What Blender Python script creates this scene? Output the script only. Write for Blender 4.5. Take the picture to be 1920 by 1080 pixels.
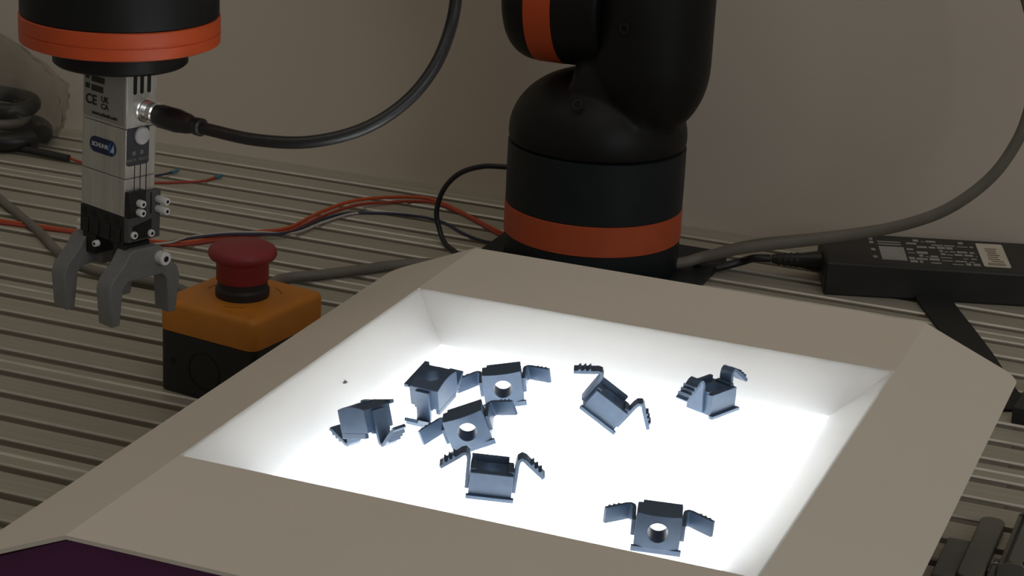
import bpy, bmesh, math, random
from mathutils import Vector, Matrix, Euler, Quaternion, noise

random.seed(7)
for o in list(bpy.data.objects):
    bpy.data.objects.remove(o, do_unlink=True)
scene = bpy.context.scene
COL = scene.collection
K = 0.0012                      # all sizes below are in scene units of 1.2 mm

# ------------------------------------------------------------------ camera
cam_d = bpy.data.cameras.new('camera')
cam = bpy.data.objects.new('camera', cam_d)
COL.objects.link(cam)
cam_d.sensor_width = 36.0
cam_d.lens = 4000.6 / 1920 * 36.0
cam_d.clip_start = 0.05
cam_d.clip_end = 50
CAM = Vector((0.0, -956.68, 405.26))
_r = Vector((0.92869969, 0.36787042, 0.04677859))
_u = Vector((-0.1604683, 0.28493789, 0.94501869))
_f = Vector((-0.33431543, 0.88514504, -0.32365327))
cam.matrix_world = Matrix.Translation(CAM * K) @ Matrix((_r, _u, -_f)).transposed().to_4x4()
scene.camera = cam

# ------------------------------------------------------------------ light
world = bpy.data.worlds.new('room_ambience')
scene.world = world
world.use_nodes = True
wb = world.node_tree.nodes['Background']
wb.inputs[0].default_value = (1.0, 0.93, 0.80, 1)
wb.inputs[1].default_value = 0.105

def area_light(name, loc, target, sx, sy, power, color):
    d = bpy.data.lights.new(name, 'AREA')
    d.shape = 'RECTANGLE'
    d.size = sx
    d.size_y = sy
    d.energy = power
    d.color = color
    o = bpy.data.objects.new(name, d)
    COL.objects.link(o)
    o.location = loc
    o.rotation_euler = (Vector(target) - Vector(loc)).to_track_quat('-Z', 'Y').to_euler()
    return o

area_light('ceiling_lamp', (-0.5, -0.5, 2.1), (-0.5, 0.0, 0), 2.4, 1.6, 7.0, (1.0, 0.93, 0.80))
area_light('rear_right_light', (1.9, -1.9, 1.1), (-0.5, -0.1, 0.15), 1.2, 1.4, 10.0, (0.93, 0.95, 1.0))  # unseen light behind the camera, added for speculars and brighter right faces

vs = scene.view_settings
vs.view_transform = 'Standard'
vs.look = 'None'
vs.exposure = 0.0
vs.gamma = 1.0
vs.use_curve_mapping = False

# ------------------------------------------------------------------ materials
def mat(name, color, rough=0.5, metal=0.0, var=0.08, scale=60.0, bump=0.0, bscale=400.0,
        emit=None, spec=0.5, coat=0.0, trans=0.0):
    m = bpy.data.materials.new(name)
    m.use_nodes = True
    nt = m.node_tree
    b = nt.nodes['Principled BSDF']
    tc = nt.nodes.new('ShaderNodeTexCoord')
    nz = nt.nodes.new('ShaderNodeTexNoise')
    nz.inputs['Scale'].default_value = scale
    nz.inputs['Detail'].default_value = 5
    nt.links.new(tc.outputs['Object'], nz.inputs['Vector'])
    rp = nt.nodes.new('ShaderNodeValToRGB')
    rp.color_ramp.elements[0].position = 0.3
    rp.color_ramp.elements[1].position = 0.7
    rp.color_ramp.elements[0].color = tuple(c * (1 - var) for c in color) + (1,)
    rp.color_ramp.elements[1].color = tuple(min(1, c * (1 + var)) for c in color) + (1,)
    nt.links.new(nz.outputs['Fac'], rp.inputs['Fac'])
    nt.links.new(rp.outputs['Color'], b.inputs['Base Color'])
    b.inputs['Roughness'].default_value = rough
    b.inputs['Metallic'].default_value = metal
    b.inputs['Specular IOR Level'].default_value = spec
    b.inputs['Coat Weight'].default_value = coat
    b.inputs['Transmission Weight'].default_value = trans
    if bump:
        n2 = nt.nodes.new('ShaderNodeTexNoise')
        n2.inputs['Scale'].default_value = bscale
        n2.inputs['Detail'].default_value = 3
        nt.links.new(tc.outputs['Object'], n2.inputs['Vector'])
        bp = nt.nodes.new('ShaderNodeBump')
        bp.inputs['Strength'].default_value = bump
        bp.inputs['Distance'].default_value = 0.0005
        nt.links.new(n2.outputs['Fac'], bp.inputs['Height'])
        nt.links.new(bp.outputs['Normal'], b.inputs['Normal'])
    if emit:
        b.inputs['Emission Color'].default_value = tuple(emit[:3]) + (1,)
        b.inputs['Emission Strength'].default_value = emit[3]
    return m

def brushed(name, color, rough, metal, stretch):
    m = mat(name, color, rough, metal, var=0.0)
    nt = m.node_tree
    b = nt.nodes['Principled BSDF']
    tc = nt.nodes.new('ShaderNodeTexCoord')
    mp = nt.nodes.new('ShaderNodeMapping')
    mp.inputs['Scale'].default_value = stretch
    nt.links.new(tc.outputs['Object'], mp.inputs['Vector'])
    nz = nt.nodes.new('ShaderNodeTexNoise')
    nz.inputs['Scale'].default_value = 1.0
    nz.inputs['Detail'].default_value = 6
    nt.links.new(mp.outputs['Vector'], nz.inputs['Vector'])
    rp = nt.nodes.new('ShaderNodeValToRGB')
    rp.color_ramp.elements[0].position = 0.3
    rp.color_ramp.elements[1].position = 0.7
    rp.color_ramp.elements[0].color = tuple(c * 0.88 for c in color) + (1,)
    rp.color_ramp.elements[1].color = tuple(c * 1.1 for c in color) + (1,)
    nt.links.new(nz.outputs['Fac'], rp.inputs['Fac'])
    nt.links.new(rp.outputs['Color'], b.inputs['Base Color'])
    return m

M = {}
M['wall'] = mat('wall_paint', (0.70, 0.62, 0.53), 0.75, var=0.04, scale=3.0, bump=0.05, bscale=180)
M['alu_table'] = brushed('anodised_table', (0.46, 0.43, 0.36), 0.5, 0.25, (6, 500, 60))
M['alu_highlight'] = mat('aluminium_edge_highlight', (0.62, 0.585, 0.51), 0.4, 0.2, var=0.15, scale=40)
M['slot_reflection'] = mat('slot_reflection_strip', (0.16, 0.15, 0.125), 0.6)
M['hood'] = mat('white_powder_coat', (0.78, 0.715, 0.63), 0.55, var=0.015, scale=20, bump=0.08, bscale=900)
M['well'] = mat('white_tray_plastic', (0.86, 0.86, 0.84), 0.5, var=0.01)
def milky(name, color, share):
    m = bpy.data.materials.new(name)
    m.use_nodes = True
    nt = m.node_tree
    out = nt.nodes['Material Output']
    b = nt.nodes['Principled BSDF']
    b.inputs['Base Color'].default_value = tuple(color) + (1,)
    b.inputs['Roughness'].default_value = 0.45
    tl = nt.nodes.new('ShaderNodeBsdfTranslucent')
    tl.inputs[0].default_value = tuple(color) + (1,)
    mx = nt.nodes.new('ShaderNodeMixShader')
    mx.inputs[0].default_value = share
    nt.links.new(b.outputs[0], mx.inputs[1])
    nt.links.new(tl.outputs[0], mx.inputs[2])
    nt.links.new(mx.outputs[0], out.inputs[0])
    return m
M['well'] = milky('milky_tray_plastic', (0.86, 0.875, 0.875), 0.45)
M['panel'] = mat('backlight_panel', (0.9, 0.9, 0.9), 0.4, var=0.0, emit=(0.97, 0.99, 1.0, 7.0))
M['purple'] = mat('purple_housing', (0.10, 0.016, 0.085), 0.5, var=0.05)
M['black'] = mat('robot_black_plastic', (0.009, 0.0095, 0.0095), 0.48, var=0.1, bump=0.06, bscale=1200, spec=0.28)
M['black_hazed'] = mat('robot_black_hazed', (0.014, 0.019, 0.022), 0.5, var=0.1, bump=0.06, bscale=1200, spec=0.3)  # base copy of the black, lifted bluish to carry the light-box haze
M['orange'] = mat('robot_orange', (0.62, 0.085, 0.018), 0.45, var=0.05, bump=0.04, bscale=1000)
M['orange_hazed'] = mat('robot_orange_hazed', (0.58, 0.10, 0.032), 0.5, var=0.05, bump=0.04, bscale=1000)  # base copy of the orange, dulled in colour by the same haze
M['steel'] = brushed('satin_aluminium', (0.66, 0.65, 0.60), 0.42, 0.55, (400, 400, 30))
M['chrome'] = mat('bright_steel', (0.85, 0.85, 0.84), 0.22, 1.0, var=0.02)
M['screw'] = mat('zinc_screw_glare', (0.95, 0.95, 0.95), 0.3, 0.0, var=0.02)  # bright reflection put into the white colour instead of metallic shine
M['hole'] = mat('dark_recess', (0.01, 0.01, 0.011), 0.7)
M['plate_grey'] = mat('nameplate_grey', (0.36, 0.35, 0.32), 0.5, var=0.03)
M['print_black'] = mat('black_print', (0.015, 0.015, 0.016), 0.6)
M['print_white'] = mat('white_print', (0.75, 0.77, 0.82), 0.6)
M['print_grey'] = mat('grey_print', (0.33, 0.32, 0.31), 0.6, var=0.25, scale=900)
M['badge_dark'] = mat('badge_navy', (0.016, 0.024, 0.085), 0.35)
M['badge_blue'] = mat('badge_blue', (0.03, 0.15, 0.45), 0.35)
M['panel_grey'] = mat('keypad_slate', (0.055, 0.057, 0.068), 0.5)
M['led'] = mat('led_window_grey', (0.22, 0.22, 0.21), 0.4)
M['knob'] = mat('frosted_white_cap', (0.62, 0.62, 0.63), 0.35)
M['jaw_black'] = mat('black_anodised', (0.012, 0.014, 0.015), 0.4)
M['jaw_grey'] = mat('dark_grey_anodised', (0.10, 0.10, 0.105), 0.5)
M['finger'] = mat('grey_printed_plastic', (0.22, 0.22, 0.215), 0.6, var=0.06, scale=250, bump=0.12, bscale=900)
M['cable_black'] = mat('black_cable', (0.016, 0.016, 0.017), 0.38, var=0.2, scale=300)
M['cable_grey'] = mat('grey_cable', (0.19, 0.175, 0.15), 0.5)
M['cable_dark'] = mat('dark_cable', (0.03, 0.03, 0.03), 0.5)
M['estop_yellow'] = mat('estop_yellow', (0.66, 0.235, 0.022), 0.5, var=0.05, bump=0.1, bscale=900)
M['estop_print'] = mat('estop_brown_print', (0.30, 0.10, 0.012), 0.6)
M['estop_black'] = mat('estop_black', (0.018, 0.021, 0.022), 0.5, var=0.08, bump=0.08, bscale=800)
M['estop_red'] = mat('estop_red', (0.31, 0.034, 0.040), 0.5, var=0.06, bump=0.08, bscale=800)
M['clip'] = mat('blue_hazed_plastic', (0.052, 0.088, 0.150), 0.45, var=0.08, scale=200)  # blue veil haze from the lit tray is put into this colour
M['wire_orange'] = mat('orange_wire', (0.60, 0.10, 0.03), 0.45)
M['wire_red'] = mat('red_wire', (0.42, 0.06, 0.035), 0.45)
M['wire_blue'] = mat('navy_wire', (0.035, 0.04, 0.085), 0.45)
M['wire_white'] = mat('white_wire', (0.55, 0.52, 0.47), 0.45)
M['ferrule'] = mat('blue_ferrule', (0.06, 0.20, 0.30), 0.45)
M['brick'] = mat('adapter_black', (0.022, 0.023, 0.022), 0.5, bump=0.08, bscale=900)
M['sticker'] = mat('sticker_white', (0.62, 0.58, 0.50), 0.5)
M['sticker_ink'] = mat('sticker_brown_print', (0.22, 0.16, 0.10), 0.6)
M['strap'] = mat('black_webbing', (0.015, 0.017, 0.017), 0.7, bump=0.3, bscale=1500)
M['grey_plastic'] = mat('grey_green_metal', (0.17, 0.17, 0.15), 0.5, 0.2)
M['dirt'] = mat('dark_crumb', (0.12, 0.10, 0.12), 0.7)

def bag_material():
    m = bpy.data.materials.new('clear_plastic_film')
    m.use_nodes = True
    nt = m.node_tree
    out = nt.nodes['Material Output']
    b = nt.nodes['Principled BSDF']
    b.inputs['Base Color'].default_value = (0.20, 0.19, 0.17, 1)
    b.inputs['Roughness'].default_value = 0.18
    tr = nt.nodes.new('ShaderNodeBsdfTransparent')
    tr.inputs[0].default_value = (0.93, 0.92, 0.90, 1)
    mx = nt.nodes.new('ShaderNodeMixShader')
    tc = nt.nodes.new('ShaderNodeTexCoord')
    nz = nt.nodes.new('ShaderNodeTexNoise')
    nz.inputs['Scale'].default_value = 30
    nz.inputs['Detail'].default_value = 6
    nt.links.new(tc.outputs['Object'], nz.inputs['Vector'])
    rp = nt.nodes.new('ShaderNodeMapRange')
    rp.inputs[1].default_value = 0.35
    rp.inputs[2].default_value = 0.75
    rp.inputs[3].default_value = 0.05
    rp.inputs[4].default_value = 0.34
    nt.links.new(nz.outputs['Fac'], rp.inputs[0])
    nt.links.new(rp.outputs[0], mx.inputs[0])
    nt.links.new(tr.outputs[0], mx.inputs[1])
    nt.links.new(b.outputs[0], mx.inputs[2])
    nt.links.new(mx.outputs[0], out.inputs[0])
    return m
M['bag'] = bag_material()

# ------------------------------------------------------------------ mesh tools
class MB:
    """collects geometry (scene units) for one mesh object"""
    def __init__(self):
        self.v = []
        self.f = []
    def add(self, vs_, fs, mtx=None):
        n = len(self.v)
        for p in vs_:
            p = Vector(p)
            self.v.append(mtx @ p if mtx is not None else p)
        for f in fs:
            self.f.append([i + n for i in f])
        return self
    def box(self, x0, x1, y0, y1, z0, z1, mtx=None):
        vs_ = [(x, y, z) for z in (z0, z1) for (x, y) in ((x0, y0), (x1, y0), (x1, y1), (x0, y1))]
        fs = [(3, 2, 1, 0), (4, 5, 6, 7), (0, 1, 5, 4), (1, 2, 6, 5), (2, 3, 7, 6), (3, 0, 4, 7)]
        return self.add(vs_, fs, mtx)
    def prism(self, poly, z0, z1, mtx=None):
        n = len(poly)
        vs_ = [(x, y, z0) for x, y in poly] + [(x, y, z1) for x, y in poly]
        fs = [tuple(range(n - 1, -1, -1)), tuple(range(n, 2 * n))]
        fs += [(i, (i + 1) % n, n + (i + 1) % n, n + i) for i in range(n)]
        return self.add(vs_, fs, mtx)
    def loft(self, loops, mtx=None, cap=True):
        n = len(loops[0])
        vs_ = [p for L in loops for p in L]
        fs = []
        if cap:
            fs.append(tuple(range(n - 1, -1, -1)))
            fs.append(tuple(range((len(loops) - 1) * n, len(loops) * n)))
        for k in range(len(loops) - 1):
            for i in range(n):
                fs.append((k * n + i, k * n + (i + 1) % n, (k + 1) * n + (i + 1) % n, (k + 1) * n + i))
        return self.add(vs_, fs, mtx)
    def lathe(self, prof, seg=48, mtx=None):
        loops = []
        for r, z in prof:
            loops.append([(r * math.cos(2 * math.pi * i / seg), r * math.sin(2 * math.pi * i / seg), z) for i in range(seg)])
        return self.loft(loops, mtx)
    def ring(self, r0, r1, z0, z1, seg=32, mtx=None):
        loops = []
        for r, z in ((r0, z0), (r1, z0), (r1, z1), (r0, z1), (r0, z0)):
            loops.append([(r * math.cos(2 * math.pi * i / seg), r * math.sin(2 * math.pi * i / seg), z) for i in range(seg)])
        return self.loft(loops, mtx, cap=False)
    def tube(self, pts, r, seg=12, sub=6, rfun=None):
        P = smooth_path([Vector(p) for p in pts], sub) if sub else [Vector(p) for p in pts]
        loops = []
        t0 = (P[1] - P[0]).normalized()
        a = Vector((0, 0, 1)) if abs(t0.z) < 0.9 else Vector((1, 0, 0))
        nrm = (a - t0 * a.dot(t0)).normalized()
        for i, p in enumerate(P):
            t = (P[min(i + 1, len(P) - 1)] - P[max(i - 1, 0)]).normalized()
            nrm = (nrm - t * nrm.dot(t)).normalized()
            bn = t.cross(nrm)
            rr = rfun(i / (len(P) - 1)) if rfun else r
            loops.append([p + (nrm * math.cos(2 * math.pi * k / seg) + bn * math.sin(2 * math.pi * k / seg)) * rr for k in range(seg)])
        return self.loft(loops)
    def build(self, name, material, parent=None, bevel=0.0, bseg=2, sharp=35, merge=False):
        me = bpy.data.meshes.new(name)
        me.from_pydata([tuple(p * K) for p in self.v], [], self.f)
        bm = bmesh.new()
        bm.from_mesh(me)
        if merge:
            bmesh.ops.remove_doubles(bm, verts=bm.verts, dist=1e-6)
        bmesh.ops.recalc_face_normals(bm, faces=bm.faces)
        bm.to_mesh(me)
        bm.free()
        me.polygons.foreach_set('use_smooth', [True] * len(me.polygons))
        me.set_sharp_from_angle(angle=math.radians(sharp))
        me.materials.append(M[material])
        o = bpy.data.objects.new(name, me)
        COL.objects.link(o)
        o.parent = parent
        if bevel:
            md = o.modifiers.new('bevel', 'BEVEL')
            md.width = bevel * K
            md.segments = bseg
            md.limit_method = 'ANGLE'
            md.angle_limit = math.radians(40)
            md.harden_normals = False
        return o

def smooth_path(P, sub):
    out = []
    n = len(P)
    for i in range(n - 1):
        p0, p1, p2, p3 = P[max(i - 1, 0)], P[i], P[i + 1], P[min(i + 2, n - 1)]
        for k in range(sub):
            t = k / sub
            out.append(0.5 * ((2 * p1) + (p2 - p0) * t + (2 * p0 - 5 * p1 + 4 * p2 - p3) * t * t + (3 * p1 - p0 - 3 * p2 + p3) * t ** 3))
    out.append(P[-1])
    return out

def rrect(x0, x1, y0, y1, r, seg=6):
    pts = []
    for cx, cy, a0 in ((x1 - r, y1 - r, 0), (x0 + r, y1 - r, 90), (x0 + r, y0 + r, 180), (x1 - r, y0 + r, 270)):
        for k in range(seg + 1):
            a = math.radians(a0 + 90 * k / seg)
            pts.append((cx + r * math.cos(a), cy + r * math.sin(a)))
    return pts

def empty(name, loc=(0, 0, 0), rot=None):
    o = bpy.data.objects.new(name, None)
    COL.objects.link(o)
    o.empty_display_size = 0.01
    o.location = Vector(loc) * K
    if rot is not None:
        o.rotation_euler = rot
    return o

def tag(o, label, cat, group=None):
    o['label'] = label
    o['category'] = cat
    if group:
        o['group'] = group
    return o

def structure(o, label=None):
    o['kind'] = 'structure'
    if label:
        o['label'] = label
    return o

def mtx(loc, xa=None, ya=None, za=None):
    """local frame from axes"""
    m = Matrix((xa, ya, za)).transposed().to_4x4()
    m.translation = Vector(loc)
    return m

AX_X = Matrix.Rotation(math.radians(90), 4, 'Y')       # local z -> +x
AX_NX = Matrix.Rotation(math.radians(-90), 4, 'Y')     # local z -> -x
AX_NY = Matrix.Rotation(math.radians(90), 4, 'X')      # local z -> -y

def text_part(name, body, size, material, parent, m, depth=0.12):
    cu = bpy.data.curves.new(name, 'FONT')
    cu.body = body
    cu.size = 1.0
    cu.align_x = 'CENTER'
    cu.align_y = 'CENTER'
    cu.extrude = 0.02
    cu.offset = 0.022
    cu.resolution_u = 3
    tmp = bpy.data.objects.new(name + '_tmp', cu)
    COL.objects.link(tmp)
    dg = bpy.context.evaluated_depsgraph_get()
    me = bpy.data.meshes.new_from_object(tmp.evaluated_get(dg))
    bpy.data.objects.remove(tmp, do_unlink=True)
    bpy.data.curves.remove(cu)
    for v in me.vertices:
        p = Vector((v.co.x * size, v.co.y * size, (v.co.z / 0.02) * depth))
        v.co = (m @ p) * K
    me.materials.clear()
    me.materials.append(M[material])
    o = bpy.data.objects.new(name, me)
    COL.objects.link(o)
    o.parent = parent
    return o

# ------------------------------------------------------------------ setting: wall
WALL_Y = 324.0
wl = MB().box(-1300, 420, WALL_Y, WALL_Y + 12, -40, 1000).build('wall_back', 'wall')
structure(wl, 'plain warm grey wall behind the bench')

# ------------------------------------------------------------------ slotted table
TX0, TX1 = -1250.0, 330.0
table = tag(empty('slotted_table', (-460, -130, 0)), 'anodised aluminium bench top with parallel T-slot grooves', 'table')
TLOC = Vector((-460, -130, 0))

def panel_profile(y0, y1, slots):
    # outline in (y, z), top at z=0, open T-slots
    g = 0.15
    pts = [(y0 + g, -14), (y0 + g, -1.4), (y0 + g + 1.9, 0.0)]
    for s in slots:
        pts += [(s - 4.2, 0), (s - 3.8, -0.4), (s - 3.8, -1.7), (s - 5.0, -1.7), (s - 5.0, -4.5),
                (s + 5.0, -4.5), (s + 5.0, -1.7), (s + 3.8, -1.7), (s + 3.8, -0.9), (s + 4.6, 0)]
    pts += [(y1 - g - 0.5, 0.0), (y1 - g, -0.6), (y1 - g, -14)]
    return pts

def strip_mesh(pts, x0, x1):
    n = len(pts)
    mb = MB()
    vs_ = [(x0, y, z) for y, z in pts] + [(x1, y, z) for y, z in pts]
    fs = [(i, (i + 1) % n, n + (i + 1) % n, n + i) for i in range(n)]
    fs += [tuple(range(n)), tuple(range(2 * n - 1, n - 1, -1))]
    return mb.add(vs_, fs)

prof = [(y, z) for y, z in panel_profile(-50, 50, (-37.5, -12.5, 12.5, 37.5))]
panel_me = None
yc = -537.5
while yc < 300:
    if panel_me is None:
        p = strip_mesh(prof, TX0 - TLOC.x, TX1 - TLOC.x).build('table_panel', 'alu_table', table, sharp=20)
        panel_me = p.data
        panel_me.materials.append(M['alu_highlight'])          # edge highlight painted as a lighter colour on front-facing chamfers
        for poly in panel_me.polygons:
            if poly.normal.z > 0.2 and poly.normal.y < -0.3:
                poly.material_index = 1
    else:
        p = bpy.data.objects.new('table_panel', panel_me)
        COL.objects.link(p)
        p.parent = table
    p.location = Vector((0, yc - TLOC.y, 0)) * K
    yc += 100
MB().box(TX0 - TLOC.x, TX1 - TLOC.x, 312.9 - TLOC.y, WALL_Y - TLOC.y, -14, 0).build('edge_strip', 'alu_table', table, bevel=0.5)
for n, xe in ((-3, -114.2), (-2, -111.4), (-1, -108.6), (0, -105.5), (1, -102.6), (2, -99.7)):  # added strips paint the lighter reflection inside these slots
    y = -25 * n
    MB().box(-200 - TLOC.x, xe - TLOC.x, y - 3.1 - TLOC.y, y + 3.1 - TLOC.y, -3.0, -1.2).build('slot_reflection_strip', 'slot_reflection', table)

# ------------------------------------------------------------------ feeder box with backlight
HX0, HX1 = -351.6, -140.0
HY1, HYF, HYB, HY0 = -422.5, -349.8, -142.1, -76.5
HZ = 100.0
FX0, FX1, FY0, FY1, FZ = -331.5, -160.5, -330.0, -162.0, 84.0
FL = Vector(((HX0 + HX1) / 2, (HY0 + HY1) / 2, 0))
feeder = tag(empty('parts_feeder', FL), 'white hooded parts feeder with a glowing backlit tray', 'feeder')

def shift(vs_):
    return [(x - FL.x, y - FL.y, z) for x, y, z in vs_]

T = 1.5
def hood_mesh():
    """folded sheet: flat front and back strips, side wings bent down; thickness from a solidify modifier"""
    mb = MB()
    W, D, R = 42.0, 17.8, 7.0
    for ya, yb in ((HY1, HYF), (HYB, HY0)):
        mb.add(shift([(HX0, ya, HZ), (HX1, ya, HZ), (HX1, yb, HZ), (HX0, yb, HZ)]), [(0, 1, 2, 3)])
    for xf, sg in ((HX1, 1), (HX0, -1)):
        pts = [(0, HYB), (0, HYF), (0, HY1)]
        for k in range(7):
            a = math.radians(90 * k / 6)
            pts.append((W - R + R * math.sin(a), HY1 + R - R * math.cos(a)))
        for k in range(7):
            a = math.radians(90 * k / 6)
            pts.append((W - R + R * math.cos(a), HY0 - R + R * math.sin(a)))
        pts.append((0, HY0))
        poly = [(xf + sg * d, y, HZ - D * d / W) for d, y in pts]
        if sg < 0:
            poly.reverse()
        mb.add(shift(poly), [tuple(range(len(poly)))])
    return mb
hood = hood_mesh().build('hood', 'hood', feeder, sharp=15, merge=True)
if hood.data.polygons[0].normal.z < 0:
    hood.data.flip_normals()
hood.data.polygons.foreach_set('use_smooth', [False] * len(hood.data.polygons))
sol = hood.modifiers.new('thickness', 'SOLIDIFY')
sol.thickness = T * K
sol.offset = -1

def tray_wall(a, b, c, d):
    """a,b top edge, c,d bottom edge: rolled lip + sloping wall, thin sheet"""
    a, b, c, d = (Vector(p) for p in (a, b, c, d))
    rows = []
    inward = ((c + d) / 2 - (a + b) / 2)
    flat = Vector((inward.x, inward.y, 0)).normalized()
    steep = inward.normalized()
    for t in (0.0, 0.25, 0.5, 0.75, 1.0):       # rolled lip
        w = t * t * (3 - 2 * t)
        off = flat * (2.2 * t) + Vector((0, 0, -1)) * (1.6 * t * t)
        rows.append((a + off, b + off))
    rows.append((c, d))
    vs_ = []
    for p, q in rows:
        vs_ += [p, q]
    nrm = Vector((0, 0, -1.0))
    n = len(vs_)
    vs2 = vs_ + [p + nrm for p in vs_]
    fs = []
    m_ = len(rows)
    for i in range(m_ - 1):
        fs.append((2 * i, 2 * i + 1, 2 * i + 3, 2 * i + 2))
        fs.append((n + 2 * i, n + 2 * i + 2, n + 2 * i + 3, n + 2 * i + 1))
        fs.append((2 * i, 2 * i + 2, n + 2 * i + 2, n + 2 * i))
        fs.append((2 * i + 1, n + 2 * i + 1, n + 2 * i + 3, 2 * i + 3))
    fs.append((0, n, n + 1, 1))
    fs.append((n - 2, n - 1, 2 * n - 1, 2 * n - 2))
    return MB().add(shift([tuple(p) for p in vs2]), fs)

g = 1.6
tray_wall((HX0 + g, HYB, HZ), (HX1 - g, HYB, HZ), (FX0, FY1, FZ), (FX1, FY1, FZ)).build('tray_wall', 'well', feeder, sharp=60)
tray_wall((HX0 + g, HYF, HZ), (HX1 - g, HYF, HZ), (FX0, FY0, FZ), (FX1, FY0, FZ)).build('tray_wall', 'well', feeder, sharp=60)
tray_wall((HX0, HYF + g, HZ), (HX0, HYB - g, HZ), (FX0, FY0, FZ), (FX0, FY1, FZ)).build('tray_wall', 'well', feeder, sharp=60)
tray_wall((HX1, HYF + g, HZ), (HX1, HYB - g, HZ), (FX1, FY0, FZ), (FX1, FY1, FZ)).build('tray_wall', 'well', feeder, sharp=60)
df = MB().add(shift([(FX0, FY0, FZ - 0.3), (FX1, FY0, FZ - 0.3), (FX1, FY1, FZ - 0.3), (FX0, FY1, FZ - 0.3)]), [(0, 1, 2, 3)]).build('tray_floor', 'well', feeder)
df['label'] = 'glowing milky white tray floor'
lp = MB().box(FX0 - 2.8 - FL.x, FX1 + 2.8 - FL.x, FY0 - 2.8 - FL.y, FY1 + 2.8 - FL.y, FZ - 12, FZ - 10.5).build('light_panel', 'panel', feeder)
hs = MB().box(HX0 - 1 - FL.x, HX1 + 1 - FL.x, HY1 + 7 - FL.y, HY0 - 6 - FL.y, 0, FZ - 14).build('housing', 'purple', feeder, bevel=1)
hs['label'] = 'dark purple housing'
for x0, x1, y0, y1 in ((HX0 - 3, HX0 - 1, HY1 + 7, HY0 - 6), (HX1 + 1, HX1 + 3, HY1 + 7, HY0 - 6), (HX0 - 1, HX1 + 1, HYB + 1, HYB + 3), (HX0 - 1, HX1 + 1, HYF - 3, HYF - 1)):
    MB().box(x0 - FL.x, x1 - FL.x, y0 - FL.y, y1 - FL.y, FZ - 14, 97.0).build('rim_wall', 'hood', feeder)
fp = [(HX0 - 36, 0), (HX1 + 30, 0), (HX1 + 30, 83), (HX1, 97.6), (HX0, 97.6), (HX0 - 36, 81.5)]
fm = MB()
n = len(fp)
fm.add(shift([(x, HY1 + 1.5, z) for x, z in fp] + [(x, HY1 + 4.5, z) for x, z in fp]),
       [tuple(range(n)), tuple(range(2 * n - 1, n - 1, -1))] + [(i, n + i, n + (i + 1) % n, (i + 1) % n) for i in range(n)])
fm.build('front_panel', 'purple', feeder)

# ------------------------------------------------------------------ robot arm
RB = Vector((-390, 207, 0))
robot = tag(empty('robot_arm', RB), 'black jointed robot arm with orange bands beside the wall', 'robot arm')
RAD = 53.0
MB().prism(rrect(-68, 70, -62, 62, 8), 0, 5).build('base_plate', 'black_hazed', robot, bevel=0.8)
MB().lathe([(RAD - 1.2, 5), (RAD - 0.4, 6), (RAD - 0.2, 24.6)], 96).build('base_foot', 'black_hazed', robot, sharp=50)
MB().lathe([(RAD - 0.3, 24.7), (RAD + 0.25, 25.0), (RAD + 0.25, 42.7), (RAD - 0.3, 43)], 96).build('orange_band', 'orange_hazed', robot)
MB().lathe([(RAD - 0.5, 43.1), (RAD, 43.5), (RAD + 0.1, 60), (RAD, 79.6), (RAD - 0.6, 80)], 96).build('base_shell', 'black_hazed', robot, sharp=50)

# shoulder casting: dome running into the upright column (voxel-blended)
sm = MB()
prof_d = [(RAD - 0.4, 80.3)]
for k in range(0, 13):
    a = math.radians(90 * k / 12)
    prof_d.append((max(0.05, (RAD + 0.1) * math.cos(a) ** 0.9), 86 + 38.5 * math.sin(a)))
sm.lathe(prof_d, 64)
CX, CY = 32.5, -8.0
cp = []
for k in range(0, 11):
    a = math.radians(-90 + 90 * k / 10)
    cp.append((max(0.05, 34.5 * math.cos(a)), 134 + 44 * math.sin(a)))
cp += [(34.6, 170), (34.6, 215), (33, 222), (28, 226), (0.05, 228)]
sm.lathe(cp, 64, Matrix.Translation((CX, CY, 0)))
sm.lathe([(30, 0), (34, 4), (34, 44), (28, 50)], 48, Matrix.Translation((-8, -2, 112)) @ AX_X)
sh = sm.build('shoulder_shell', 'black', robot)
rm = sh.modifiers.new('remesh', 'REMESH')
rm.mode = 'VOXEL'
rm.voxel_size = 1.5 * K
rm.use_smooth_shade = True
sd = sh.modifiers.new('relax', 'SMOOTH')
sd.iterations = 12
sd.factor = 0.5
# bolt recesses on the column and the dome
for loc, dirv in (((CX - 6.5, CY - 33.6, 159), (-0.18, -1, 0)), ((2, -44.5, 112), (0.0, -0.8, 0.55))):
    q = Vector(dirv).to_track_quat('Z', 'Y').to_matrix().to_4x4()
    MB().ring(2.0, 3.2, 0, 1.2, 24, Matrix.Translation(loc) @ q).build('bolt_recess', 'hole', robot)

# upper joint, axis along the bench
J = Matrix.Translation((0, 0, 168))
JX = lambda x: Matrix.Translation((x, 0, 168)) @ AX_X
JR = 42.5
MB().lathe([(JR - 0.4, -19.2), (JR, -18.8), (JR, 6), (JR - 2, 8)], 80, JX(0)).build('joint_shell', 'black', robot)
MB().lathe([(JR - 0.3, -36), (JR + 0.2, -35.7), (JR + 0.2, -19.6), (JR - 0.3, -19.3)], 80, JX(0)).build('orange_band', 'orange', robot)
capp = []
for k in range(0, 11):
    a = math.radians(90 - 90 * k / 10)
    capp.append((max(0.05, (JR - 13) + 13 * math.cos(a)) if k else 0.05, -36.1 - 17 * math.sin(a)))
MB().lathe(capp, 80, JX(0)).build('joint_cap', 'black', robot)

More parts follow.
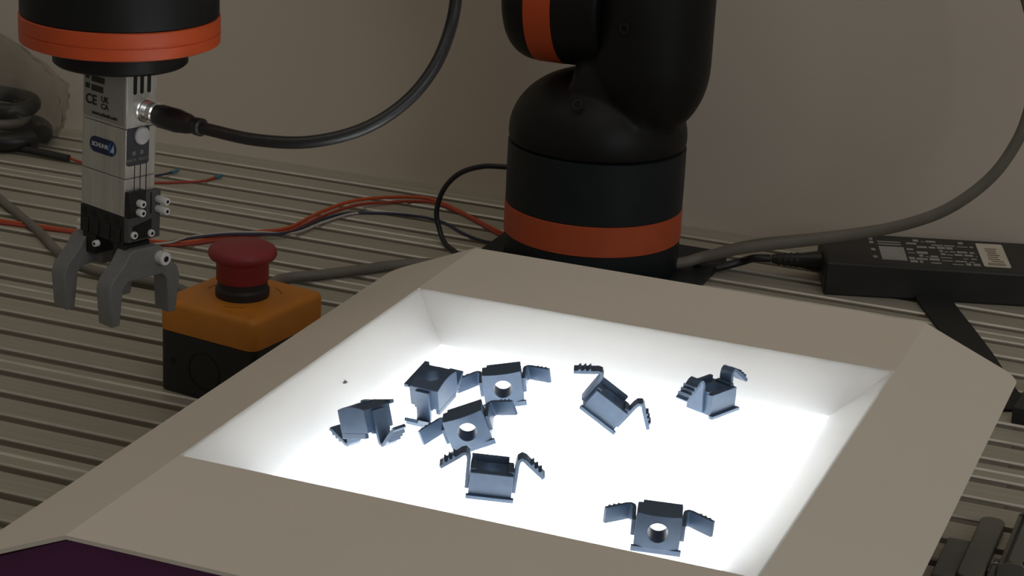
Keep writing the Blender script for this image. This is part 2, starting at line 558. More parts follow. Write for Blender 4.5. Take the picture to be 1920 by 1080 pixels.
# forearm above the picture and the wrist on the left
WR = Vector((-496.3, -150.0, 194.0)) - RB
fa = MB()
fa.tube([(-38, 0, 196), (-38, 0, 290), (-44, -40, 345), (-70, -150, 360), (WR.x + 4, WR.y + 40, 352), (WR.x, WR.y, 310), (WR.x, WR.y, 262)], 37, 40, 10)
fa.build('forearm', 'black', robot)
wm = Matrix.Translation(WR)
WRR = 44.0
MB().lathe([(WRR - 0.7, 12.9), (WRR - 0.3, 13.3), (WRR - 0.3, 66), (WRR - 6, 74)], 96, wm).build('wrist_shell', 'black', robot)
wb_ = MB().lathe([(WRR - 2, 0), (WRR + 0.1, 0.9), (WRR + 0.2, 5.6), (WRR - 0.2, 5.9), (WRR - 0.2, 6.2), (WRR + 0.2, 6.5), (WRR + 0.2, 12.4), (WRR - 0.4, 12.8)], 96, wm)
wb_.build('orange_band', 'orange', robot, sharp=25)
MB().lathe([(28.8, -9.6), (29.9, -8.6), (29.9, 0)], 80, wm).build('tool_flange', 'black', robot)

# ------------------------------------------------------------------ gripper
GL = Vector((-496.3, -150.0, 185.5))
view = (GL - CAM)
view.z = 0
view.normalize()
grot = Quaternion(view, math.radians(1.9)) @ Quaternion((0, 0, 1), math.radians(-17.0))
grip = tag(empty('gripper', GL), 'silver electric two-finger gripper hanging from the robot wrist', 'gripper')
grip.rotation_mode = 'QUATERNION'
grip.rotation_quaternion = grot
GW, GD = 14.5, 9.0
# aluminium housing in three stacked blocks
for z1, z0 in ((0, -27.8), (-28.1, -50.8), (-51.1, -68.4)):
    MB().box(-GW, GW, -GD, GD, z0, z1).build('housing_block', 'steel', grip, bevel=0.35)
FRONT = lambda x, z, d=0.0: mtx((x, -GD - d, z), (1, 0, 0), (0, 0, 1), (0, -1, 0))
RIGHT = lambda y, z, d=0.0: mtx((GW + d, y, z), (0, 1, 0), (0, 0, 1), (1, 0, 0))
npm = MB().prism(rrect(-13.4, 13.8, -26.6, -1.0, 1.2), 0, 0.25, FRONT(0, 0))
npl = npm.build('nameplate', 'plate_grey', grip)
npl['label'] = 'grey printed nameplate'
pm = MB()
for x0, x1, z, h in ((-12.4, -9.8, -8.2, 2.4), (-8.4, 0.2, -8.8, 2.8), (-12.4, -9.6, -12.6, 2.4), (-8.4, -0.6, -13.0, 2.8)):
    k = x0
    while k < x1:
        w = random.uniform(0.35, 0.7)
        pm.box(k, min(k + w, x1), z - h / 2, z + h / 2, 0, 0.12, FRONT(0, 0, 0.25))
        k += w + 0.22
pm.build('printed_lines', 'print_black', npl)
text_part('lettering', 'CE', 6.2, 'print_black', npl, FRONT(-8.4, -18.7, 0.3))
text_part('lettering', 'UK', 3.6, 'print_black', npl, FRONT(0.6, -17.2, 0.3))
text_part('lettering', 'CA', 3.6, 'print_black', npl, FRONT(0.6, -20.4, 0.3))
text_part('lettering', 'www.schunk.com', 2.35, 'print_black', npl, FRONT(0.6, -24.2, 0.3))
bd = MB().prism(rrect(-9.0, 8.4, -42.2, -35.0, 3.5, 8), 0, 0.3, FRONT(0, 0)).build('logo_badge', 'badge_dark', grip)
bd['label'] = 'navy pill-shaped maker badge'
MB().prism(rrect(3.8, 8.0, -41.8, -35.4, 2.6, 8), 0.3, 0.42, FRONT(0, 0)).build('badge_tip', 'badge_blue', bd)
text_part('lettering', 'SCHUNK', 2.75, 'print_white', bd, FRONT(-1.9, -38.6, 0.36))
MB().prism([(5.0, -40.2), (7.3, -40.2), (7.0, -36.6)], 0.42, 0.52, FRONT(0, 0)).build('badge_mark', 'print_white', bd)
# side face: cooling slots, grooves, keypad, button
for y in (-4.2, -0.2, 4.0):
    MB().prism(rrect(y - 1.0, y + 1.0, -12.5, -2.5, 0.9), 0, 0.2, RIGHT(0, 0)).build('cooling_slot', 'hole', grip)
for y in (-3.4, 0.0, 3.6):
    MB().box(y - 0.22, y + 0.22, -58, -44, 0, 0.12, RIGHT(0, 0)).build('groove', 'hole', grip)
kp = MB().prism(rrect(-8.3, 4.6, -45.0, -27.6, 1.4), 0, 0.35, RIGHT(0, 0)).build('keypad', 'panel_grey', grip)
for y in (-4.4, 0.2):
    MB().lathe([(1.05, 0), (1.05, 0.2)], 20, RIGHT(y, -39.2, 0.35)).build('status_light', 'led', kp)
text_part('lettering', 'ERROR', 1.75, 'led', kp, RIGHT(-5.6, -42.4, 0.42))
text_part('lettering', 'READY', 1.75, 'led', kp, RIGHT(1.2, -42.4, 0.42))
MB().lathe([(3.9, 0), (4.1, 0.5), (4.1, 1.4), (3.6, 2.0), (0.05, 2.2)], 32, RIGHT(-0.6, -31.4, 0.35)).build('round_button', 'knob', grip)
# socket with threaded nut
MB().lathe([(5.6, 0), (5.6, 1.4), (4.9, 1.8), (4.9, 2.6), (5.2, 3.0), (4.6, 3.5), (5.2, 4.0), (4.6, 4.5), (5.2, 5.0), (4.6, 5.5), (5.0, 6.0), (5.0, 8.5), (4.2, 9.0)], 32, RIGHT(1.2, -20.0)).build('socket_nut', 'chrome', grip, sharp=20)
# jaw carriage
MB().box(-GW - 0.2, GW + 0.2, -GD - 0.2, GD + 0.2, -81.5, -68.6).build('jaw_carriage', 'jaw_black', grip, bevel=0.4)
for x in (-12.0, -5.2, 3.0, 10.0):
    MB().lathe([(1.5, 0), (1.5, 0.15)], 20, FRONT(x, -71.4, 0.22)).build('bolt_hole', 'hole', grip)
for x in (-10.5, -3.5, 4.0, 11):
    MB().box(x - 1.6, x + 1.6, -81, -74, 0, 0.5, FRONT(0, 0, 0.2)).build('carriage_rib', 'jaw_black', grip, bevel=0.2)
sp = MB().box(GW, GW + 3.2, -GD, GD + 1.0, -80.0, -57.6).build('side_plate', 'jaw_grey', grip, bevel=0.4)
MB().box(GW + 0.4, GW + 3.4, -GD - 0.1, 1.0, -68.5, -56.4).build('side_block', 'jaw_black', grip, bevel=0.4)
MB().box(3.6, 4.5, -68, -58, 0, 0.15, RIGHT(0, 0, 3.2)).build('slit', 'hole', sp)
MB().prism([(-6.8, -79), (4.6, -79), (4.6, -70.5), (-6.8, -72.5)], 0, 0.15, RIGHT(0, 0, 3.2)).build('window_recess', 'hole', sp)
def cap_screw(loc, axis, r, h, name='cap_screw'):
    m = Matrix.Translation(loc) @ {'x': AX_X, 'nx': AX_NX, 'ny': AX_NY}[axis]
    s = MB().lathe([(r * 0.98, 0), (r, 0.2), (r, h - 0.3), (r * 0.9, h)], 28, m).build(name, 'screw', grip)
    hexp = [(r * 0.5 * math.cos(math.pi * k / 3), r * 0.5 * math.sin(math.pi * k / 3)) for k in range(6)]
    MB().prism(hexp, h, h + 0.06, m).build('hex_socket', 'hole', s)
for y, z, d in ((-3.4, -61.8, 3.4), (-3.4, -66.0, 3.4)):
    cap_screw((GW + d, y, z), 'x', 1.75, 3.2)
for y, z in ((8.2, -61.8), (8.2, -66.4)):
    cap_screw((GW + 3.2, y, z), 'x', 1.75, 6.5)
for y, z in ((-6.2, -76.4), (4.0, -77.2)):
    cap_screw((GW + 3.3, y, z), 'x', 1.75, 1.4)
MB().box(-13.5, -5, -8.6, 6, -91, -81.5).build('jaw', 'jaw_black', grip, bevel=0.3)
MB().box(8.5, 15.5, -8.6, 6, -88, -81.5).build('jaw', 'jaw_black', grip, bevel=0.3)
MB().box(7.6, 10.3, -9.0, -4, -95, -81.5).build('jaw_guide', 'jaw_black', grip, bevel=0.2)
# two printed finger brackets, each with two prongs
half = [(6.5, -83.2), (9.5, -84.2), (13, -89.5), (19.5, -95.5), (21.3, -100.5), (19.3, -117.5), (14.8, -117.5), (13.2, -100.5), (10.5, -97.5)]
fpoly = half + [(-y, z) for y, z in reversed(half)]
for xc in (-15.6, 15.2):
    mb = MB()
    n = len(fpoly)
    vs_ = [(xc - 4.6, y, z) for y, z in fpoly] + [(xc + 4.6, y, z) for y, z in fpoly]
    mb.add(vs_, [tuple(range(n)), tuple(range(2 * n - 1, n - 1, -1))] + [(i, n + i, n + (i + 1) % n, (i + 1) % n) for i in range(n)])
    f = mb.build('finger_bracket', 'finger', grip, bevel=0.5)
MB().box(-11.5, -6.0, -3.5, 8, -97, -88).build('finger_web', 'finger', grip, bevel=0.4)
cap_screw((19.8, 8.2, -89.0), 'x', 3.1, 4.6)
cap_screw((-20.2, -2.5, -83.8), 'nx', 1.6, 3.0)
cap_screw((-20.2, -2.5, -80.6), 'nx', 1.6, 3.0)
cap_screw((-2.2, -9.2, -84.6), 'ny', 1.5, 2.4)

# ------------------------------------------------------------------ gripper cable with plug
GM = Matrix.Translation(GL) @ grot.to_matrix().to_4x4()
gw = lambda x, y, z: GM @ Vector((x, y, z))
cab_root = tag(empty('gripper_cable', gw(24, 1.2, -20.6)), 'thick black cable curving from the gripper up towards the elbow', 'cable')
c0 = gw(24, 1.2, -20.6)
axis = (GM.to_3x3() @ Vector((1, 0, 0.02))).normalized()
qm = Matrix.Translation((0, 0, 0)) @ axis.to_track_quat('Z', 'Y').to_matrix().to_4x4()
MB().lathe([(3.8, -1.2), (4.6, 0.2), (5.3, 2.0), (5.3, 13), (4.9, 15), (4.5, 19), (3.7, 22), (3.3, 23), (4.0, 24.5), (4.0, 27.5), (2.8, 28.5)], 32, qm).build('plug', 'cable_black', cab_root, sharp=50)
pts = [Vector((0, 0, 0)) + axis * 27, Vector((0, 0, 0)) + axis * 33]
pts += [Vector(p) - c0 for p in ((-418.6, -168, 163.7), (-394.6, -165, 165.5), (-374.4, -155, 171.7), (-360.7, -142, 182.5),
        (-352.8, -130, 196.8), (-351, -118, 212.3), (-352, -110, 228), (-356, -98, 250), (-372, -80, 290), (-412, -62, 330))]
MB().tube(pts, 2.75, 16, 8).build('cable_sheath', 'cable_black', cab_root)

# ------------------------------------------------------------------ emergency stop
ES = Vector((-484.5, -57.0, 0))
es = tag(empty('emergency_stop', ES), 'yellow and black emergency stop box with red mushroom button', 'emergency stop')
es.rotation_euler = (0, 0, math.radians(-9))
EH = 30.0
MB().prism(rrect(-EH + 0.3, EH - 0.3, -EH + 0.3, EH - 0.3, 5), 0.0, 32.3).build('base_box', 'estop_black', es, bevel=0.8, sharp=30)
def rl(e, r, z):
    return [(x, y, z) for x, y in rrect(-e, e, -e, e, r)]
MB().loft([rl(EH, 5.5, 32.5), rl(EH, 5.5, 45.5), rl(EH - 0.8, 5.2, 47.4), rl(EH - 2.6, 4.6, 48.2)]).build('cover', 'estop_yellow', es, sharp=50)
MB().lathe([(13.4, 48.0), (13.6, 49.2), (13.6, 52.0), (12.6, 53.4), (12.6, 57.5)], 48).build('collar', 'estop_black', es, sharp=25)
MB().lathe([(12.8, 56.5), (13.2, 57), (13.2, 66.0), (14.2, 67.4), (16.4, 68.4), (17.2, 69.8), (17.2, 71.4), (16.4, 73.0), (14.4, 74.1), (0.05, 75.0)], 64).build('mushroom_button', 'estop_red', es, sharp=40)
MB().ring(9.2, 9.7, 0, 0.25, 40, mtx((-1, -EH + 0.3, 15.5), (1, 0, 0), (0, 0, 1), (0, -1, 0))).build('knockout_ring', 'hole', es)
MB().lathe([(1.8, 0), (1.8, 0.2)], 20, mtx((-20.5, -EH + 0.3, 17), (1, 0, 0), (0, 0, 1), (0, -1, 0))).build('screw_hole', 'hole', es)
for sx in (-1, 1):
    for sy in (-1, 1):
        MB().lathe([(1.9, 48.15), (1.9, 48.35)], 20, Matrix.Translation((sx * 23, sy * 23, 0))).build('cover_screw', 'estop_yellow', es)
for k in range(3):                       # small printed turn arrows on the cover
    a0 = math.radians(120 * k + 40)
    arc = [(r_ * math.cos(a0 + math.radians(10 * i)), r_ * math.sin(a0 + math.radians(10 * i))) for r_, rng in ((19.5, range(4)), (20.1, range(3, -1, -1))) for i in rng]
    MB().prism(arc, 48.2, 48.3).build('printed_arrow', 'estop_print', es)

# ------------------------------------------------------------------ plastic clips on the tray
def ribbon(path, th, w0, w1, mb):
    """profile strip of thickness th along path (u,v), extruded in w"""
    n = len(path)
    L, Rr = [], []
    for i in range(n):
        a = Vector(path[max(i - 1, 0)])
        b = Vector(path[min(i + 1, n - 1)])
        t = (b - a).normalized()
        nn = Vector((-t.y, t.x))
        p = Vector(path[i])
        L.append(p + nn * th / 2)
        Rr.append(p - nn * th / 2)
    poly = L + Rr[::-1]
    m = len(poly)
    vs_ = [(p.x, p.y, w0) for p in poly] + [(p.x, p.y, w1) for p in poly]
    fs = []
    for i in range(n - 1):
        fs.append((i, i + 1, m - 2 - i, m - 1 - i))
        fs.append((m + i, m + m - 1 - i, m + m - 2 - i, m + i + 1))
    fs += [(i, m + i, m + (i + 1) % m, (i + 1) % m) for i in range(m)]
    mb.add(vs_, fs)

def clip_meshes():
    # body: hollow rectangular bush with a round hole through v, bowed lower rim
    bw, bd = 8.4, 6.8
    seg = 32
    hr = 3.9
    body = MB()
    outer = []
    for i in range(seg):
        a = 2 * math.pi * (i + 0.5) / seg
        c, s_ = math.cos(a), math.sin(a)
        k = min(bw / max(abs(c), 1e-6), bd / max(abs(s_), 1e-6))
        outer.append((k * c, k * s_))
    inner = [(hr * math.cos(2 * math.pi * (i + 0.5) / seg), hr * math.sin(2 * math.pi * (i + 0.5) / seg)) for i in range(seg)]
    bow = lambda u: -1.4 * (1 - (u / bw) ** 2)
    loops = [[(u, bow(u), w) for u, w in inner], [(u, bow(u), w) for u, w in outer],
             [(u, 9.5, w) for u, w in outer], [(u, 9.5, w) for u, w in inner], [(u, bow(u), w) for u, w in inner]]
    body.loft(loops, cap=False)
    # upper collar step and flange lips
    rim = MB()
    rim.box(-bw + 0.2, bw - 2.0, 9.5, 11.8, -bd, -bd + 1.8)
    rim.box(-bw - 0.8, bw + 0.8, -0.9, 0.6, bd - 0.4, bd + 1.8)
    rim.box(-bw, -bw + 2.2, 9.5, 10.5, -3.5, 5)
    rim.box(bw - 2.2, bw, 9.5, 10.5, -3.5, 5)
    arms = []
    for s in (-1, 1):
        a = MB()
        path = [(s * (bw + 0.7), 1.0), (s * (bw + 0.9), 7), (s * (bw + 1.0), 12.6), (s * (bw + 1.4), 14.4), (s * (bw + 2.5), 15.3),
                (s * (bw + 3.7), 14.8), (s * (bw + 5.0), 13.6), (s * (bw + 11.6), 8.4)]
        if s > 0:
            path = path[::-1]
        ribbon(path, 1.5, -3.2, 3.2, a)
        d = Vector((s * 6.6, -5.2)).normalized()
        nrm = Vector((-d.y * s, d.x * s))
        if nrm.y < 0:
            nrm = -nrm
        st = Vector((s * (bw + 5.0), 13.6))
        for t in (1.0, 3.1, 5.2):
            p0 = st + d * t + nrm * 0.6
            p1 = st + d * (t + 1.7) + nrm * 0.6
            p2 = st + d * (t + 0.4) + nrm * 1.9
            vs_ = [(p.x, p.y, w) for w in (-3.2, 3.2) for p in (p0, p1, p2)]
            a.add(vs_, [(0, 1, 2), (5, 4, 3), (0, 3, 4, 1), (1, 4, 5, 2), (2, 5, 3, 0)])
        arms.append(a)
    return body, rim, arms

def make_clip():
    r = empty('plastic_clip')
    body, rim, arms = clip_meshes()
    body.build('clip_body', 'clip', r, bevel=0.25, sharp=30)
    rim.build('flange', 'clip', r, bevel=0.15)
    for a in arms:
        a.build('spring_arm', 'clip', r, bevel=0.15)
    return r

def dup(root):
    r = root.copy()
    COL.objects.link(r)
    for ch in list(root.children):
        c = ch.copy()
        COL.objects.link(c)
        c.parent = r
    return r

clip0 = make_clip()
clip_pts = [v.co.copy() / K for ch in clip0.children for v in ch.data.vertices]

def place_clip(o, x, y, pose, tilt, yaw, label, scale=0.94):
    c = Vector((x, y, FZ))
    ef = CAM - c
    ef.z = 0
    ef.normalize()                          # towards the viewer, horizontal
    ez = Vector((0, 0, 1))
    er = ef.cross(ez) * -1                  # to the right
    cols = {'stand': (er, ez, ef),          # base down, profile seen from the side
            'inv': (er, -ez, -ef),          # upside down, resting on its arms
            'hole': (er, ef, -ez),          # standing on its flank, hole towards the viewer
            'back': (-er, -ef, -ez)}[pose]  # standing on its flank, closed base towards the viewer
    cols = tuple(cols)
    if cols[0].cross(cols[1]).dot(cols[2]) < 0:
        cols = (cols[0], cols[1], -cols[2])
    R = Matrix(cols).transposed()
    R = Matrix.Rotation(math.radians(yaw), 3, 'Z') @ Matrix.Rotation(math.radians(tilt), 3, ef) @ R
    zmin = min((R @ p).z for p in clip_pts) * scale
    o.location = (c + Vector((0, 0, -zmin + 0.05))) * K
    o.rotation_mode = 'QUATERNION'
    o.rotation_quaternion = R.to_quaternion()
    o.scale = (scale,) * 3
    tag(o, label, 'clip', 'plastic clips on the lit tray')

clips = [
    (-312.5, -281.0, 'inv', 18, -48, 'blue-hazed plastic clip nearest the left tray wall'),
    (-301.5, -241.0, 'inv', 14, 62, 'blue-hazed plastic clip touching the left side of a holed clip at the back'),
    (-280.0, -220.0, 'back', 10, 0, 'blue-hazed plastic clip with a see-through hole at the back of the cluster'),
    (-274.5, -269.8, 'back', 22, 0, 'blue-hazed plastic clip with a hole in the middle of the cluster'),
    (-254.3, -296.0, 'stand', -4, 0, 'blue-hazed plastic clip standing level with both arms spread near the front lip'),
    (-240.5, -217.5, 'stand', -36, 0, 'blue-hazed plastic clip tipped over on one arm between the back pair'),
    (-205.4, -180.0, 'stand', 0, 52, 'blue-hazed plastic clip standing by the far right tray corner'),
    (-184.3, -316.0, 'back', -3, 0, 'blue-hazed plastic clip with a white hole alone at the front right'),
]
for i, (x, y, pose, tilt, yaw, lab) in enumerate(clips):
    o = clip0 if i == 0 else dup(clip0)
    place_clip(o, x, y, pose, tilt, yaw, lab)

sp_ = MB().add([(0, 0, 0), (1.1, 0.3, 0), (1.4, 2.2, 0), (0.3, 1.6, 0), (0.6, 0.9, 1.4)], [(0, 1, 4), (1, 2, 4), (2, 3, 4), (3, 0, 4), (3, 2, 1, 0)])
d1 = sp_.build('plastic_crumb', 'dirt')
d1.location = Vector((-340.5, -240.5, 91.3)) * K
tag(d1, 'tiny dark plastic crumb on the left sloping tray wall', 'crumb')

# ------------------------------------------------------------------ power adapter
BA = math.radians(18.7)
bx_, by_ = Vector((math.cos(BA), math.sin(BA), 0)), Vector((-math.sin(BA), math.cos(BA), 0))
bl = Vector((-251.5, 231.5, 0))
brick = tag(empty('power_adapter', bl), 'long black power adapter with printed label lying against the wall', 'power adapter')
brick.rotation_euler = Euler((math.radians(3.5), 0, BA), 'XYZ')
BLn, BW, BHt = 128.0, 52.0, 21.0
MB().box(0, BLn, 0, BW, 0, BHt).build('case', 'brick', brick, bevel=1.6, bseg=3)
MB().box(-0.4, 0.2, 6, BW - 6, 10.0, 11.0).build('case_seam', 'hole', brick)
lab = MB()
random.seed(3)
rows = [8, 13, 18, 23, 28, 33, 38, 43]
lab.box(34, 49, 10, 32, BHt, BHt + 0.12)
lab.build('label_block', 'print_grey', brick)
l2 = MB()
for yv in rows:
    x = 50 + random.uniform(0, 2)
    while x < 92:
        w = random.uniform(1.5, 7)
        if random.random() < 0.72:
            hgt = random.choice((1.2, 1.8, 2.8, 3.6))
            l2.box(x, min(x + w, 92), yv, yv + hgt, BHt, BHt + 0.12)
        x += w + random.uniform(0.6, 1.6)
for yv in (12, 24, 36, 42):
    l2.box(29, 31.5, yv, yv + 3.6, BHt, BHt + 0.12)
for yv in (35, 39):
    l2.box(34, 48, yv, yv + 1.6, BHt, BHt + 0.12)
l2.build('label_print', 'print_grey', brick)
st = MB().prism(rrect(94, 110, 8, 46, 1.2), BHt, BHt + 0.25).build('sticker', 'sticker', brick)
s2 = MB()
for k in range(7):
    s2.box(98 + random.uniform(0, 1.5), 106 + random.uniform(-3, 1.5), 16 + k * 3.4, 17.6 + k * 3.4, BHt + 0.25, BHt + 0.33)
k = 97.0
while k < 107.5:
    w = random.uniform(0.25, 0.7)
    s2.box(k, k + w, 10, 14.5, BHt + 0.25, BHt + 0.33)
    k += w + 0.35
s2.build('sticker_print', 'sticker_ink', st)
# strain relief and cord at the left end
MB().lathe([(6.5, 0), (6.0, 5), (4.6, 12), (3.4, 26), (2.6, 30)], 24, Matrix.Translation((0.5, 30, 9.5)) @ AX_NX).build('strain_relief', 'cable_black', brick)
for k in range(4):
    MB().ring(3.2 + 0.35 * (3 - k), 4.7 - 0.25 * k, 0, 1.5, 20, Matrix.Translation((-13.5 - 3.6 * k, 30, 9.5)) @ AX_NX).build('relief_rib', 'cable_black', brick)

def cable(name, pts, r, material, label, seg=12, sub=8, cat='cable', root=True, group=None):
    """one cable as a single mesh with its origin at the first point"""
    p0 = Vector(pts[0])
    o = MB().tube([Vector(p) - p0 for p in pts], r, seg, sub).build(name, material)
    o.location = p0 * K
    tag(o, label, cat, group)
    return o

def ferrule(wire, start, pts):
    f = MB().tube([Vector(p) - Vector(start) for p in pts], 1.2, 12, 4).build('ferrule', 'ferrule', wire)
    f['label'] = 'blue crimp ferrule'

E_ = bl + bx_ * -30 + by_ * 30 + Vector((0, 0, 11.2))
cable('adapter_cord', [E_, E_ + bx_ * -10 + Vector((0, 0, -0.6)), (-308, 250, 6.0), (-322, 240, 2.8), (-332, 232, 7.4)], 2.5, 'cable_black', 'short black power cord between the adapter and the robot base')
cable('grey_cable', [(-344, 214, 9.0), (-335, 222, 9.4), (-324, 229, 13), (-301, 232, 21), (-268, 236, 29.5), (-237, 237, 38.4), (-207, 236, 50), (-184, 235, 63.4), (-164.8, 235, 82.2),
      (-153.6, 235, 101), (-147, 235, 122), (-145.5, 235, 150), (-153, 235, 182), (-172, 245, 215), (-205, 275, 250), (-222, 308, 285), (-225, 318, 330), (-225, 318, 520)], 3.4, 'cable_grey', 'thick grey cable sweeping up the wall above the power adapter', 16)
cable('thin_grey_cable', [(-331, 236, 9), (-318, 246, 14), (-296, 246, 22.5), (-270, 245, 29.5), (-247, 244, 36), (-222, 243, 44)], 1.7, 'cable_grey', 'thin grey cable running from the robot base onto the adapter')
cable('black_cable_loop', [(-441, 217, 54.5), (-449.9, 215, 53.7), (-465.7, 215, 51.7), (-480.6, 215, 45.1), (-490.9, 215, 33.3), (-494.7, 214, 18.9), (-491.5, 212, 8.1), (-484, 204, 2.2), (-470, 190, 1.8), (-452, 165, 1.8)], 1.65, 'cable_black', 'black cable arching out of the left side of the robot base', 14)
cable('estop_cable', [(-492, -22, 10), (-505, 15, 3.6), (-530, 60, 3.2), (-540, 89, 3.2), (-523, 109.7, 3.2), (-505.6, 130.9, 3.2), (-490, 150, 3.2), (-465, 162, 3.2), (-420, 130, 3.2), (-380, 60, 3.2)], 3.0, 'cable_grey', 'grey cable leading from behind the emergency stop to the feeder')
cable('grey_cable', [(-830, 195, 3), (-785, 158, 3), (-735.3, 119.9, 3), (-703, 94.5, 3), (-677.8, 72, 3), (-652, 56.5, 3), (-628.6, 51, 3), (-604, 51, 3), (-583, 49, 3), (-560, 36, 3), (-530, 8, 5), (-508, -22, 9)], 2.8, 'cable_grey', 'grey cable crossing the table diagonally behind the gripper fingers')
cable('orange_wire', [(-860, 95, 1), (-800, 105, 1), (-745.2, 111.5, 1), (-698, 116, 1), (-660, 120, 1), (-628.4, 127, 1), (-613, 145, 1.4), (-595.7, 167, 2), (-582, 184, 2.5), (-577.5, 217, 4), (-571, 250, 4), (-558, 272, 3), (-538, 288, 2), (-521, 285, 1.5), (-495, 269, 1), (-463, 246, 1.2), (-446, 236, 6)], 1.15, 'wire_orange', 'orange wire snaking across the table to the robot base', cat='wire', group='loose wires')
cable('orange_wire', [(-860, 91, 1), (-800, 101, 1), (-745, 107, 1), (-698, 112.5, 1), (-660, 116, 1), (-627, 122, 1), (-611, 141, 1.2), (-593, 163, 1.6), (-579, 180, 2), (-574, 214, 3), (-566, 247, 3), (-553, 268, 1.5), (-534, 284, 1), (-518, 281, 1), (-493, 265, 1), (-462, 241, 1.2), (-446, 232, 6)], 1.0, 'wire_red', 'second red-orange wire running alongside the orange one', cat='wire', group='loose wires')
cable('blue_wire', [(-660, 108, 1), (-638, 117, 1), (-626, 131, 2.6), (-608, 147, 4), (-591, 158, 4), (-576, 173, 3.2), (-571, 208, 3), (-565, 234, 1.2), (-545, 246.5, 1), (-525, 251.5, 1), (-504.6, 248, 1), (-483, 232, 1), (-465, 224, 1), (-446, 222, 3)], 0.9, 'wire_blue', 'navy wire curling beside the orange wires', cat='wire', group='loose wires')
cable('white_wire', [(-645, 112, 1), (-630, 121, 2.6), (-624, 134, 3.4), (-606, 150, 4.6), (-589, 161, 4.6), (-574, 176, 2.4), (-569, 210, 1.6), (-562, 236, 1), (-545, 249, 1), (-523, 254.5, 1)], 0.75, 'wire_white', 'thin white wire twisted with the navy wire', cat='wire', group='loose wires')
red_w = cable('red_wire', [(-782, 248, 2.8), (-745, 238, 1.5), (-712, 231, 1), (-690, 244, 1), (-681, 251.8, 1), (-677.5, 262, 1.4)], 0.9, 'wire_red', 'short dull red wire with a blue ferrule lying near the wall', cat='wire', group='loose wires')
ferrule(red_w, (-782, 248, 2.8), [(-677.5, 262, 1.4), (-676.2, 265, 1.7), (-675.4, 267.5, 2)])
dark_w = cable('dark_wire', [(-732, 226, 0.8), (-722, 240, 0.8), (-712, 250, 1.2), (-708, 256, 1.8)], 0.8, 'wire_blue', 'short dark wire end with a blue tip right of the gripper body', cat='wire', group='loose wires')
ferrule(dark_w, (-732, 226, 0.8), [(-708, 256, 1.8), (-706.5, 259, 2.2), (-705.5, 261.5, 2.6)])
cable('black_cable', [(-900, 250, 3), (-852, 254, 3), (-815.7, 251.5, 3), (-783, 247.5, 3)], 2.6, 'cable_dark', 'cut black cable end left of the gripper with red wires coming out')

# webbing strap on the table by the adapter
sb = MB()
path = smooth_path([Vector(p) for p in ((-193, 258, 3), (-183, 238, 1.2), (-167, 205, 0.9), (-150, 168, 0.9), (-132, 125, 0.9), (-118, 96, 0.9))], 6)
loops = []
for i, p_ in enumerate(path):
    t = (path[min(i + 1, len(path) - 1)] - path[max(i - 1, 0)])
    t.z = 0
    t.normalize()
    s_ = Vector((-t.y, t.x, 0)) * 10.5
    loops.append([p_ - s_ + Vector((0, 0, -0.6)), p_ + s_ + Vector((0, 0, -0.6)), p_ + s_ + Vector((0, 0, 0.8)), p_ - s_ + Vector((0, 0, 0.8))])
so = sb.loft([[q - path[0] for q in L] for L in loops]).build('webbing_strap', 'strap')
so.location = path[0] * K
tag(so, 'flat black webbing strap lying between the adapter and the feeder hood', 'strap')

# ------------------------------------------------------------------ cable bag in the far left corner
def coil(name, c, r, rt, material, label, z, a0=0, a1=360, sq=0.7):
    pts = []
    for k in range(25):
        a = math.radians(a0 + (a1 - a0) * k / 24)
        pts.append((c[0] + r * math.cos(a), c[1] + sq * r * math.sin(a), z + 1.0 * math.sin(3 * a)))
    return cable(name, pts, rt, material, label, 12, 3, group='cables in the clear bag')
coil('coiled_cable', (-880, 268), 60, 6.8, 'cable_black', 'thick black coiled cable lowest in the clear plastic bag', 8.2, 10, 350, 0.55)
coil('coiled_cable', (-885, 272), 56, 5.5, 'cable_black', 'black coiled cable on top inside the clear plastic bag', 27.5, -150, 150, 0.45)
coil('coiled_cable', (-884, 266), 52, 3.6, 'cable_grey', 'grey coiled cable in the middle of the clear plastic bag', 18.8, -160, 160, 0.5)
cable('grey_cable', [(-930, 220, 19), (-890, 224, 18), (-852, 232, 16.5), (-838, 238, 15)], 4.2, 'cable_grey', 'grey cable end poking out of the bag at the left edge')

bm = bmesh.new()
bmesh.ops.create_icosphere(bm, subdivisions=5, radius=1.0)
for v in bm.verts:
    p = v.co.copy()
    d = p.normalized()
    k = 1 + 0.10 * noise.noise(d * 2.2) + 0.07 * abs(noise.noise(d * 5.0)) + 0.04 * abs(noise.noise(d * 10.0)) + 0.045 * abs(noise.noise(d * 19))
    q = Vector((d.x * 82 * k, d.y * 46 * k, 30 + d.z * 46 * k))
    q.x -= 0.25 * (q.z - 30)
    q.z = max(q.z, 0.4)
    q.y = min(q.y, 48)
    v.co = q * K
bme = bpy.data.meshes.new('plastic_bag')
bm.to_mesh(bme)
bm.free()
bme.polygons.foreach_set('use_smooth', [True] * len(bme.polygons))
bme.materials.append(M['bag'])
bag = bpy.data.objects.new('plastic_bag', bme)
COL.objects.link(bag)
bag.location = Vector((-890, 272, 0)) * K
tag(bag, 'crumpled clear plastic bag of cables at the far left by the wall', 'bag')

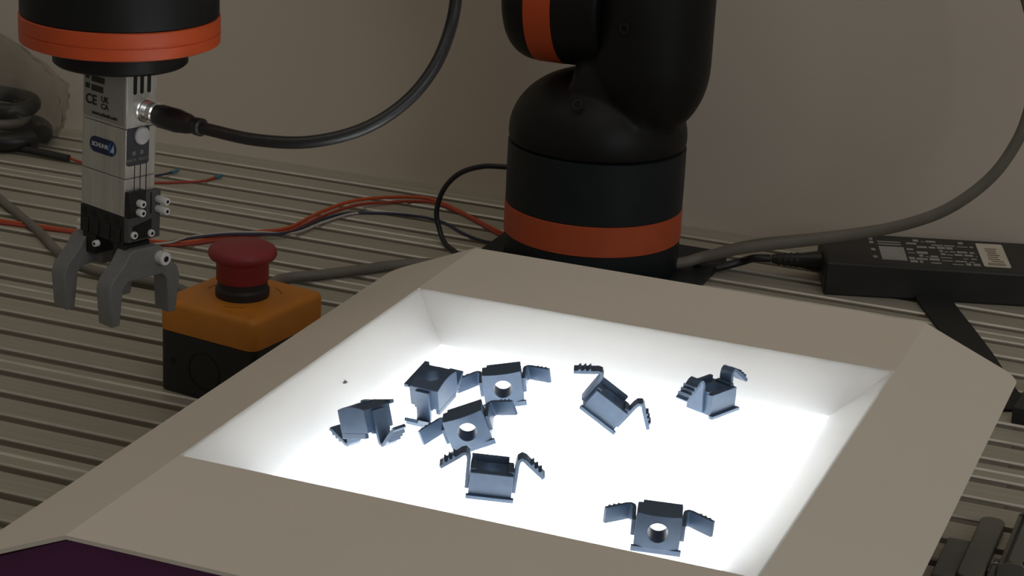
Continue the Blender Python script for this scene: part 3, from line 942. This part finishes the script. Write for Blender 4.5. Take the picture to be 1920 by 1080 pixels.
# ------------------------------------------------------------------ grey clamp parts at the lower right
ck = tag(empty('slot_clamp', (-103, -78, 0)), 'grey metal clamp with rounded end beside the feeder at the lower right', 'clamp')
MB().prism(rrect(-6, 5, -40, 27, 4.5), 0, 5).build('clamp_bar', 'grey_plastic', ck, bevel=0.8)
MB().box(-16, -6, -40, 0, 0, 3.2).build('clamp_foot', 'grey_plastic', ck, bevel=0.5)
MB().lathe([(2.0, 0), (2.0, 14), (1.6, 14.6)], 20, Matrix.Translation((8.2, -30, 3)) @ Matrix.Rotation(math.radians(-90), 4, 'X')).build('clamp_pin', 'grey_plastic', ck)
MB().ring(1.8, 2.4, 8, 9.2, 20, Matrix.Translation((8.2, -30, 3)) @ Matrix.Rotation(math.radians(-90), 4, 'X')).build('pin_ring', 'steel', ck)
c2 = tag(empty('slot_clamp', (-84, -75, 0)), 'dark open-sided metal angle block at the lower right corner', 'clamp')
for pts, y0, y1 in (([(-9, 0), (-9, 8), (-4, 11), (1, 11), (12, 1.5), (12, 0)], -34, -32),
                    ([(-9, 0), (-9, 8), (-4, 11), (1, 11), (12, 1.5), (12, 0)], 24, 26)):
    mb = MB()
    n = len(pts)
    mb.add([(x, y0, z) for x, z in pts] + [(x, y1, z) for x, z in pts],
           [tuple(range(n)), tuple(range(2 * n - 1, n - 1, -1))] + [(i, n + i, n + (i + 1) % n, (i + 1) % n) for i in range(n)])
    mb.build('end_cheek', 'grey_plastic', c2, bevel=0.3)
MB().box(-9, -7, -32, 24, 0, 8).build('side_web', 'grey_plastic', c2, bevel=0.3)
MB().box(-5, 1, -32, 24, 9.5, 11).build('top_web', 'grey_plastic', c2, bevel=0.3)
MB().box(-7, 10, -32, 24, 0, 1).build('dark_core', 'jaw_black', c2)
dk = MB()
dk.prism([(-4, -30), (10, -30), (10, 20), (-1, 26)], 0, 9)
dko = dk.build('black_block', 'brick', bevel=0.6)
dko.location = Vector((-112.5, 110, 0)) * K
tag(dko, 'black block at the right edge beyond the feeder corner', 'block')
